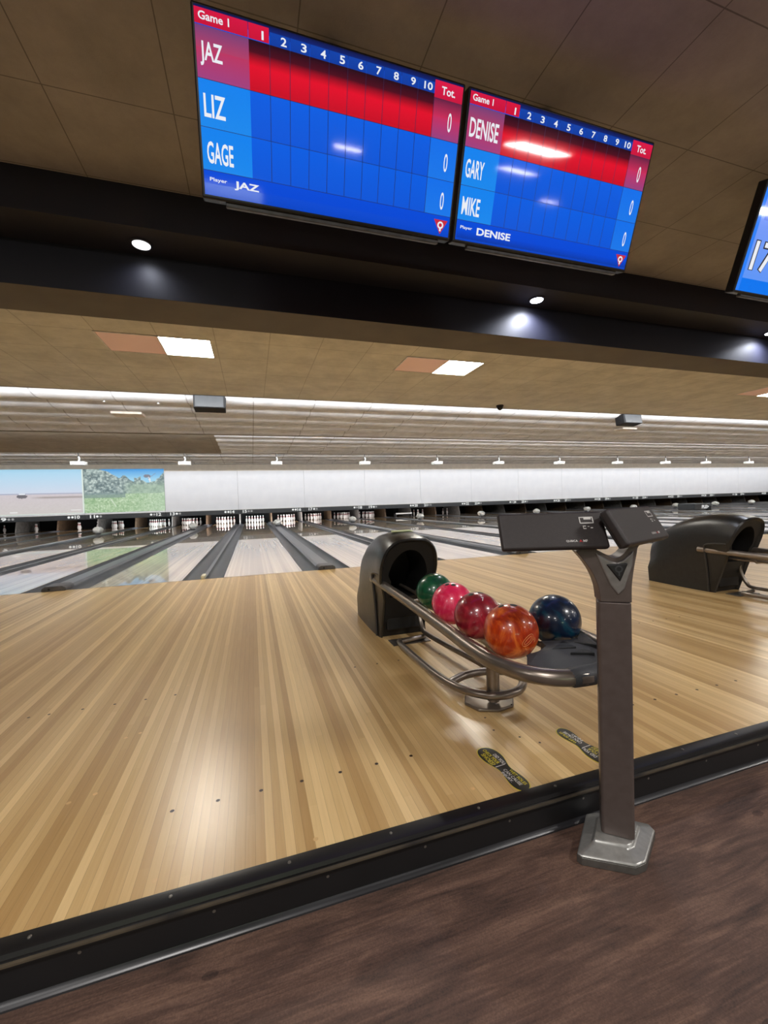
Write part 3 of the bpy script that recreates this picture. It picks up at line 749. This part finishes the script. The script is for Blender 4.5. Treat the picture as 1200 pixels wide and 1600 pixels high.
def lane17(o, pos):
    q = []; U, V = 40, 24
    def c(u, v):
        a = mix((128, 150, 236), (84, 140, 232), v)
        if v > .885+.02*u: a = (4, 110, 226)
        if u < .035-.02*v: a = (40, 120, 232)
        if abs(v-.32) < .012 and u > .05: a = (96, 128, 226)
        return a
    for i in range(U):
        for j in range(V):
            u0, u1, v0, v1 = i/U, (i+1)/U, j/V, (j+1)/V; k = c((u0+u1)/2, (v0+v1)/2)
            q.append(((pos(u0, v1), pos(u1, v1), pos(u1, v0), pos(u0, v0)), (k,)*4))
    pic(q, 'display', M['tv_pic'], o)
    t = MB(); t.text('17', lambda a, b: pos(a, -b, .0006), .045, -.805, .295, .185, .05); t.build('number_outline', M['tv_outline'], o)
    t = MB(); t.text('17', lambda a, b: pos(a, -b, .0012), .052, -.795, .275, .172, .015); t.build('number', M['tv_text'], o)
tv(-.158, 1.045, 'overhead score screen listing three players, left of the joined pair', scores(('JAZ', 'LIZ', 'GAGE'), 'JAZ'))
tv(1.062, 2.24, 'overhead score screen listing three players, right of the joined pair', scores(('DENISE', 'GARY', 'MIKE'), 'DENISE'))
tv(3.195, 4.40, 'overhead blue screen showing number 17 at the right picture edge', lane17)

# ------------------------------------------------------------------ ball returns
def hood_ring(yb, yt, hb, ht, zt, ex=2.9, n=18):
    """open-bottom arch, rounded over the top, leaning from yb at the floor to yt at the top"""
    pts = []
    zs = zt*.6
    def p(x, z): return (x, yb+(yt-yb)*(z/zt), z)
    for k in range(7):
        z = zs*k/6; t = z/zt
        pts.append(p(-(hb+(ht-hb)*max(0, min(1, (t-.42)/.2))), z))
    for k in range(1, n):
        a = math.pi*k/n; c, s_ = math.cos(a), math.sin(a)
        x = -ht*math.copysign(abs(c)**(2/ex), c); z = zs+(zt-zs)*abs(s_)**(2/ex)
        pts.append(p(x, z))
    for k in range(6, -1, -1):
        z = zs*k/6; t = z/zt
        pts.append(p((hb+(ht-hb)*max(0, min(1, (t-.42)/.2))), z))
    return pts
def ball_return(xc, lab, sticker):
    o = empty('ball_return', (xc, 2.85, 0))
    Y0 = 2.85
    secs = [(3.50, 3.53, .165, .12, .37), (3.47, 3.50, .17, .145, .44), (3.36, 3.38, .178, .16, .575), (3.22, 3.22, .182, .17, .665), (3.08, 3.05, .184, .18, .722), (2.96, 2.86, .184, .19, .752), (2.88, 2.72, .18, .204, .75), (2.83, 2.62, .174, .214, .738), (2.815, 2.575, .168, .214, .722)]
    rings = [hood_ring(a-Y0, b-Y0, c, d, e) for a, b, c, d, e in secs]
    mb = MB(); mb.loft(rings, False, 0, closed=False)
    n = len(rings[0])
    back = rings[0]; mb.add(back, [tuple(range(n))])
    last = rings[-1]
    # lip: a slightly smaller ring stepping inward
    fnn = lambda pt, s, dy, cz=.5: (pt[0]*s, pt[1]+dy, cz+(pt[2]-cz)*s if pt[2] > cz else pt[2])
    lip = [fnn(p, .95, -.012) for p in last]
    lip2 = [fnn(p, .88, .012) for p in last]
    mb.loft([last, lip, lip2], False, 0, closed=False)
    shell = fixn(mb.build('hood', M['hood'], o, smooth=True))
    # front face with arched opening
    yv = lambda z: 2.815-Y0+(2.575-2.815)*(z/.722)+.012
    hole = []
    for k in range(7): hole.append((-.12-.0*k, .30+.12*k/6))
    for k in range(1, 18):
        a = math.pi*k/18; hole.append((-.145*math.cos(a), .43+.21*math.sin(a)))
    for k in range(6, -1, -1): hole.append((.12, .30+.12*k/6))
    hp = [(x, yv(z), z) for x, z in hole]
    hp2 = [(x*.92, yv(z)+.32, z*.96+.015) for x, z in hole]
    mb = MB()
    mb.loft([lip2, hp], False, 0, closed=False); mb.loft([hp, hp2], False, 0, closed=False)
    mb.add(hp2, [tuple(range(n))])
    l0, l1 = lip2[0], lip2[-1]
    mb.add([l0, hp[0], hp[-1], l1], [(0, 1, 2, 3)]); mb.add([hp[0], hp2[0], hp2[-1], hp[-1]], [(0, 1, 2, 3)])
    fixn(mb.build('ball_exit', M['hood_dark'], o, smooth=True))
    mb = MB().box((-.13, yv(.12)-.006, .05), (.13, yv(.12)+.03, .26)); fixn(mb.build('front_panel', M['hood_dark'], o, bevel=.012))
    # moulded trim on both sides
    for s in (-1, 1):
        tr = smooth_path([(s*.186, .0, .008), (s*.188, .01, .2), (s*.196, .03, .40), (s*.203, .02, .455), (s*.208, -.06, .475), (s*.207, -.17, .48)], 5)
        MB().tube(tr, .008, 8).build('side_trim', M['hood_trim'], o, smooth=True)
    if sticker:
        st = MB(); st.add([(-.075, -.105, .758), (.085, -.105, .758), (.075, -.02, .7615), (-.065, -.02, .7615)], [(0, 1, 2, 3)]); st.add([(-.075, -.105, .752), (.085, -.105, .752), (.075, -.02, .7555), (-.065, -.02, .7555)], [(3, 2, 1, 0)])
        st.build('top_label', M['label_green'], o)['label'] = 'pale green label'
    # upper rail loop (local coords: x about hood centre, y about 2.85)
    L = [(-.175, .10, .405), (-.172, -.25, .397), (-.17, -.7, .385), (-.172, -1.1, .372), (-.182, -1.38, .366), (-.172, -1.53, .364), (-.12, -1.655, .364), (-.02, -1.725, .364), (.1, -1.73, .364), (.22, -1.67, .364), (.305, -1.55, .365), (.33, -1.38, .366), (.315, -1.2, .368), (.26, -.98, .373), (.205, -.7, .382), (.185, -.35, .393), (.18, .06, .405)]
    MB().tube(smooth_path(L, 7), .029, 18).build('upper_rail', M['rail'], o, smooth=True)
    # inner rods the balls roll on
    for x in (-.10, .04): MB().tube(smooth_path([(x, .1, .338), (x, -.8, .335), (x, -1.5, .333)], 3), .012, 10).build('track_rod', M['rail'], o, smooth=True)
    for x in (.155, .285): MB().tube(smooth_path([(x*.72, -.9, .335), (x, -1.15, .334), (x, -1.55, .333)], 4), .012, 10).build('track_rod', M['rail'], o, smooth=True)
    for y in (-.35, -1.05): MB().tube([(-.168, y, .372), (-.10, y, .326), (.05, y, .32), (.2 if y > -.6 else .27, y, .372)], .011, 10).build('cross_rod', M['rail'], o, smooth=True)
    # black end tray draped over the front of the loop
    fr = [(-.09, -1.60), (-.05, -1.68), (0, -1.715), (.1, -1.727), (.2, -1.685), (.285, -1.58), (.322, -1.45), (.326, -1.41), (.295, -1.45), (.215, -1.475), (.135, -1.46), (.09, -1.445), (.072, -1.50), (.01, -1.535), (-.055, -1.55)]
    def dome(x, y):
        d = min(1, max(0, (y+1.73)/.3)); return .392+.012*d
    mb = MB(); top = [(x, y, .374 if y < -1.56 else .386) for x, y in fr]
    ctr = (.14, -1.57, .388); mid = [((x+ctr[0])/2, (y+ctr[1])/2, .388+(.008 if y > -1.56 else 0)) for x, y in fr]
    bot = [(x, y, .345) for x, y in fr]
    mb.loft([bot, top, mid], False); k = len(fr); mb.add(mid, [tuple(range(k))]); mb.add(bot, [tuple(range(k))])
    fixn(mb.build('end_tray', M['pad'], o, smooth=True))
    # drape over the rail at the front right
    dr = MB()
    arc = [(-.02, -1.725), (.1, -1.73), (.2, -1.685), (.275, -1.6)]
    path = smooth_path([(x, y, .364) for x, y in arc], 6)
    dr.tube(path, [.029]+[.0335]*(len(path)-2)+[.029], 16)
    dr.build('tray_drape', M['pad'], o, smooth=True)
    for tri in (((.05, -1.56), (.15, -1.50), (.15, -1.575)), ((.18, -1.53), (.27, -1.50), (.235, -1.59)), ((.085, -1.615), (.16, -1.60), (.165, -1.65))):
        MB().prism(list(tri), lambda u, v, d: (u, v, d), .380, .3975).build('triangle_inset', M['pad_dark'], o, bevel=.002)
    # stand: post, lower loop, foot plates
    MB().tube([(.035, -1.17, .03), (.02, -1.19, .35)], .03, 16).build('post', M['rail'], o, smooth=True)
    MB().tube([(.02, -1.25, .335), (.02, -1.1, .335)], .05, 12).build('post_bracket', M['rail'], o, smooth=True)
    Lw = [(-.10, -.24, .03), (-.113, -.32, .031), (-.114, -.6, .036), (-.112, -.9, .05), (-.08, -1.09, .062), (.02, -1.205, .065), (.15, -1.2, .065), (.24, -1.11, .065), (.245, -1.03, .065), (.19, -.965, .062), (.1, -.94, .06), (-.0, -.945, .058), (-.1, -.99, .056)]
    MB().tube(smooth_path(Lw, 7), .02, 14).build('lower_rail', M['rail'], o, smooth=True)
    MB().tube(smooth_path([(.17, -.965, .06), (.16, -.8, .058), (.125, -.5, .055), (.10, -.22, .055), (.10, -.15, .09), (.1, -.1, .2), (.1, -.09, .33)], 6), .016, 12).build('lower_rail', M['rail'], o, smooth=True)
    pl = [(-.09, -1.12), (-.06, -1.2), (.02, -1.235), (.11, -1.22), (.17, -1.13), (.14, -1.06), (-.05, -1.05)]
    MB().prism(pl, lambda u, v, d: (u, v, d), .0, .016).build('foot_plate', M['rail'], o, bevel=.006)
    MB().box((-.14, -.24, 0), (.13, -.12, .006)).build('rear_plate', M['wear'], o)
    MB().tube([(-.10, -.24, .025), (.10, -.2, .025)], .017, 10).build('cross_rod', M['rail'], o, smooth=True)
    return tag(o, lab, 'ball return', 'ball returns on the approach')
RX = seam(0)+G1/2+LW+G2/2
ball_return(RX, 'black ball return with brown tube rack holding five balls, left of the score console', True)
ball_return(RX+PITCH_P, 'black ball return at the right picture edge behind the score console', False)

# ------------------------------------------------------------------ bowling balls
def sphere(name, r, mat, parent=None):
    import bmesh
    bm = bmesh.new(); bmesh.ops.create_uvsphere(bm, u_segments=48, v_segments=32, radius=r)
    me = bpy.data.meshes.new(name); bm.to_mesh(me); bm.free(); me.materials.append(mat)
    me.polygons.foreach_set('use_smooth', [True]*len(me.polygons))
    o = bpy.data.objects.new(name, me); col.objects.link(o)
    if parent: o.parent = parent
    return o
def on_ball(o, R, d, rad, name, mat):
    """round cap lying on the ball surface in direction d (finger hole)"""
    d = Vector(d).normalized(); q = d.to_track_quat('Z', 'Y').to_matrix()
    mb = MB(); pts = []
    for k in range(20):
        a = 2*math.pi*k/20; v = q @ Vector((rad*math.cos(a), rad*math.sin(a), 0)); p = (d*R+v).normalized()*(R+.0004); pts.append(tuple(p))
    c = tuple(d*(R+.0004)); mb.add(pts+[c], [(k, (k+1) % 20, 20) for k in range(20)])
    return mb.build(name, mat, o, smooth=True)
R = .108
BALLS = [('green', (1.009, 2.235, .431), ballmat('green_ball', (6, 52, 34), (24, 104, 66), None, 7, 1.5), 'dark green bowling ball, furthest back on the rack next to the hood', None),
         ('pink', (.978, 1.945, .431), ballmat('pink_ball', (222, 24, 74), (250, 110, 138), (232, 40, 88), 6), 'hot pink bowling ball, second from the hood on the rack', None),
         ('red', (.977, 1.69, .431), ballmat('red_ball', (112, 14, 30), (190, 56, 70), (138, 20, 38), 5), 'dark red marbled bowling ball between the pink and the orange ball', '7'),
         ('orange', (.98, 1.436, .433), ballmat('orange_ball', (136, 26, 10), (236, 120, 44), (190, 60, 14), 6, 3), 'orange marbled bowling ball with engraved number ten', '10'),
         ('blue', (1.24, 1.49, .434), ballmat('blue_ball', (6, 20, 34), (16, 92, 112), (10, 34, 66), 4.5, 2), 'dark blue bowling ball alone on the right of the rack', None)]
for nm, loc, mt, lab, mark in BALLS:
    o = sphere('bowling_ball', R, mt); o.location = loc; o.rotation_euler = (0, 0, 0)
    tag(o, lab, 'bowling ball', 'bowling balls on the rack')
    vd = (Vector((0, 0, H))-Vector(loc)).normalized()
    hz = {'green': (.1, .3, 1), 'pink': (-.1, -.1, 1), 'red': (-.15, .06, 1), 'orange': (-.12, .14, 1), 'blue': (-.02, .12, 1)}[nm]
    c = Vector(hz).normalized(); side = c.cross(Vector((0, 0, 1)))
    side = side.normalized() if side.length > .1 else Vector((1, 0, 0)); oth = c.cross(side)
    for a, b, rad in ((.16, .12, .0125), (-.16, .12, .0125), (0, -.32, .015)):
        on_ball(o, R, c+side*a+oth*b, rad, 'finger_hole', M['hole'])
    if mark:
        # engraving following the surface
        d = {'10': Vector((-.38, -.72, -.02)), '7': Vector((-.05, -.55, .8))}[mark].normalized()
        if mark == '10': d = (vd + Vector((.62, -.30, -.42))).normalized()
        ux = Vector((0, 0, 1)).cross(d).normalized(); uy = d.cross(ux)
        ang = math.radians(-50) if mark == '10' else math.radians(-10)
        ax = ux*math.cos(ang)+uy*math.sin(ang); ay = -ux*math.sin(ang)+uy*math.cos(ang)
        S = .03 if mark == '10' else .018
        sc_ = 1.9 if mark == '10' else 1.3
        def proj(u, v): return tuple((d*R+ax*u*sc_+ay*v*sc_).normalized()*(R+.0005))
        mb = MB()
        if mark == '10':
            def outline(pts, t=.0008):
                P = [Vector(proj(*p)) for p in pts]; mb.tube(P, t, 6, closed=True)
            outline([(-.004+.008*math.cos(a*math.pi/8), .0165*math.sin(a*math.pi/8)) for a in range(16)])
            outline([(-.004+.0035*math.cos(a*math.pi/8), .0115*math.sin(a*math.pi/8)) for a in range(16)])
            outline([(.008, -.016), (.008, .012), (.006, .01), (.006, .016), (.011, .016), (.0125, .012), (.0125, -.016)])
            mb.build('engraved_number', pm('gold_engraving', (226, 150, 90), None, 30, .4), o)
        else:
            mb.text('7', proj, -.005, -.007, S, .009, .02); mb.build('printed_number', M['print_white'], o)

# ------------------------------------------------------------------ score console
CX, CY = 1.054, 1.002
A = math.radians(-30)
cs = empty('score_console', (CX, CY, ZF), rz=A)
def octa(s, ch): return [(-s+ch, -s), (s-ch, -s), (s, -s+ch), (s, s-ch), (s-ch, s), (-s+ch, s), (-s, s-ch), (-s, -s+ch)]
zc = lambda z: z-ZF
BASE = [(-0.1379, -0.0912), (-0.1264, -0.103), (0.0156, -0.1111), (0.0498, -0.0902), (0.1239, 0.0415), (0.1153, 0.0643), (-0.0359, 0.0901), (-0.0718, 0.0763)]
bring = lambda k, z: [(-.004+(x+.004)*k, y*k, z) for x, y in BASE]
sk = MB(); sk.loft([bring(1, 0), bring(1, .0235)]); fixn(sk.build('base_skirt', M['base_skirt'], cs, bevel=.002))
bs = MB(); bs.loft([bring(1.004, .024), bring(.97, .03), bring(.62, .041), bring(.56, .05)]); fixn(bs.build('base_cover', M['silver'], cs, bevel=.004, seg=3))
q = MB(); q.disc(None, .0042, lambda u, v: (-0.0554+u*0.9984, -0.1076+u*-0.0569, .012+v), 10); q.build('base_screw', M['screw'], cs)
pb = MB(); pb.loft([[(x, y*.82, z) for x, y in octa(.0455, .007)] for z in (.05, zc(.6465))]); fixn(pb.build('post', M['post'], cs, bevel=.003)).rotation_euler = (0, 0, math.radians(-11))
# forked head
def S(pts, n=5): return [(p.x, p.y) for p in smooth_path([(a, b, 0) for a, b in pts], n)]
left = S([(-.044, .648), (-.049, .69), (-.065, .735), (-.088, .772), (-.112, .802)])
topc = S([(-.075, .822), (-.045, .803), (-.018, .788), (.0, .782), (.018, .792), (.034, .812)])
right = S([(.062, .835), (.058, .80), (.05, .755), (.043, .70), (.042, .648)])
pts = left+topc+right
nk = MB(); nk.prism([(a, zc(b)) for a, b in pts], lambda u, v, d: (u, d, v), -.034, .034); fixn(nk.build('forked_head', M['post'], cs, bevel=.009, seg=3))
fp = [(-.058, .80), (-.02, .776), (.0, .768), (.02, .778), (.048, .806), (.044, .76), (.022, .69), (.004, .67), (-.018, .70), (-.04, .752)]
q = MB(); q.prism([(a, zc(b)) for a, b in fp], lambda u, v, d: (u, d, v), -.0405, -.03); fixn(q.build('head_plate', M['plate'], cs, bevel=.006, seg=3))['label'] = 'lighter metallic front plate'
bd = [(-.03, .764), (.03, .768), (.008, .712)]
q = MB(); q.prism([(a, zc(b)) for a, b in bd], lambda u, v, d: (u, d, v), -.046, -.038); e = fixn(q.build('triangle_badge', M['pad_dark'], cs, bevel=.004, seg=3))
q = MB(); ring = lambda r: [(.004+r*math.cos(2*math.pi*i/18), -.0465, zc(.7505)+r*math.sin(2*math.pi*i/18)) for i in range(18)]
q.add(ring(.011)+ring(.0065), [(i, (i+1) % 18, (i+1) % 18+18, i+18) for i in range(18)]); q.box((.0025, -.0468, zc(.73)), (.0065, -.0460, zc(.742))); q.build('ring_mark', M['pad'], e)
def tablet(cx, cyy, cz, rz, L, Wd, tilt, th):
    """slab whose top edge is far and high, lower edge near; returns its Empty-free mesh in console space"""
    mw = Matrix.Translation((cx, cyy, cz)) @ Matrix.Rotation(rz, 4, 'Z') @ Matrix.Rotation(tilt, 4, 'X')
    local = Matrix.Rotation(-A, 4, 'Z') @ Matrix.Translation((-CX, -CY, -ZF)) @ mw
    t = MB().box((-L/2, -Wd/2, -th), (L/2, Wd/2, 0)).build('tablet', M['tablet'], cs, bevel=.009, seg=3); t.matrix_local = local
    b = MB().box((-L/2+.006, -Wd/2+.004, -th-.006), (L/2-.006, Wd/2-.006, -th+.004)).build('tablet_back', M['tablet_dark'], t, bevel=.004)
    q = MB(); fn = lambda u, v: (u, v, .0008)
    x = L*.2
    for a, b2, c, d in ((x+.02, .037, x+.062, .04), (x+.02, .018, x+.062, .021), (x+.02, .018, x+.023, .04), (x+.059, .018, x+.062, .04), (x+.034, .031, x+.056, .037), (x+.027, .0, x+.036, .003), (x+.027, .008, x+.036, .011), (x+.027, 0, x+.029, .011), (x+.041, .007, x+.046, .009), (x+.049, .002, x+.056, .005)):
        q.add([fn(a, b2), fn(c, b2), fn(c, d), fn(a, d)], [(0, 1, 2, 3)])
    q.build('button_print', M['print_white'], t)
    MB().text('QUBICA', fn, x-.032, -Wd*.345, .0075, .034, .02).build('lettering', M['print_white'], t); MB().text('MF', fn, x+.018, -Wd*.345, .0075, .013, .02).build('lettering', M['print_white'], t)
    q = MB(); q.text('A', fn, x+.006, -Wd*.345, .0075, .01, .03); q.build('lettering', M['print_red'], t)['label'] = 'red letter'
    return t
tablet(.862, 1.034, .872, -.337, .318, .121, 1.092, .022)
tablet(1.139, .975, .882, .356, .315, .121, 1.027, .03)
MB().tube([(-.085, .005, zc(.79)), (-.1, .03, zc(.835))], .016, 12).build('tablet_arm', M['post'], cs, smooth=True)
MB().tube([(.045, .0, zc(.80)), (.085, .02, zc(.855))], .018, 12).build('tablet_arm', M['post'], cs, smooth=True)
tag(cs, 'brown score console on a post with two dark tablets, standing before the step', 'console')

# ------------------------------------------------------------------ shoe-shaped floor stickers
def shoe(cx, cyy, rot, tilt, lab):
    o = empty('floor_sticker', (cx, cyy, .0), rz=rot+tilt)
    # local: u along reading direction (toward the heel), v up across the lines
    def half(s=0.0):
        prof = [(-.128, 0), (-.122, .02), (-.108, .033), (-.085, .0405), (-.055, .041), (-.028, .034), (0, .025), (.02, .0235), (.045, .028), (.075, .0325), (.1, .031), (.118, .022), (.127, .008), (.1285, 0)]
        return prof
    up_ = S(half(), 4); pts = [(u, v*1.0+.004*math.sin((u+.13)*12)) for u, v in up_] + [(u, -v*.92+.004*math.sin((u+.13)*12)) for u, v in reversed(up_[1:-1])]
    fnl = lambda u, v, d: (u, v, d)
    MB().prism([(u*1.025, v*1.06) for u, v in pts], fnl, .0002, .0010).build('border', M['print_yellow'], o)
    MB().prism(pts, fnl, .0008, .0016).build('shoe_shape', M['sticker'], o)
    fn = lambda u, v: (u, v, .0020)
    wh = MB()
    for t_, x_, y_, h_, w_, m_ in (('CHECK YOUR', -.115, -.004, .0145, .092, 'print_yellow'), ('SHOES?', -.095, -.026, .018, .072, 'print_yellow'), ('WET SOLES', .022, .0115, .0125, .085, 'print_yellow'),
                               ('CAN CAUSE', .012, -.0055, .0135, .09, 'print_white'), ('INJURY.', .022, -.0235, .0135, .056, 'print_white'), ('DID YOU', -.075, .014, .015, .062, 'print_white')):
        MB().text(t_, fn, x_, y_, h_, w_, .018).build('lettering', M[m_], o)
    wh.add([fn(-.012, -.02), fn(-.009, -.02), fn(-.009, .022), fn(-.012, .022)], [(0, 1, 2, 3)])
    wh.build('divider_line', M['print_white'], o)
    return tag(o, lab, 'floor sticker', 'shoe-shaped stickers on the boards')
shoe(.823, 1.279, -math.pi/2, math.radians(4), 'black shoe-shaped warning sticker left of the score console')
shoe(1.197, 1.285, math.pi/2, math.radians(4), 'black shoe-shaped warning sticker partly behind the console post')
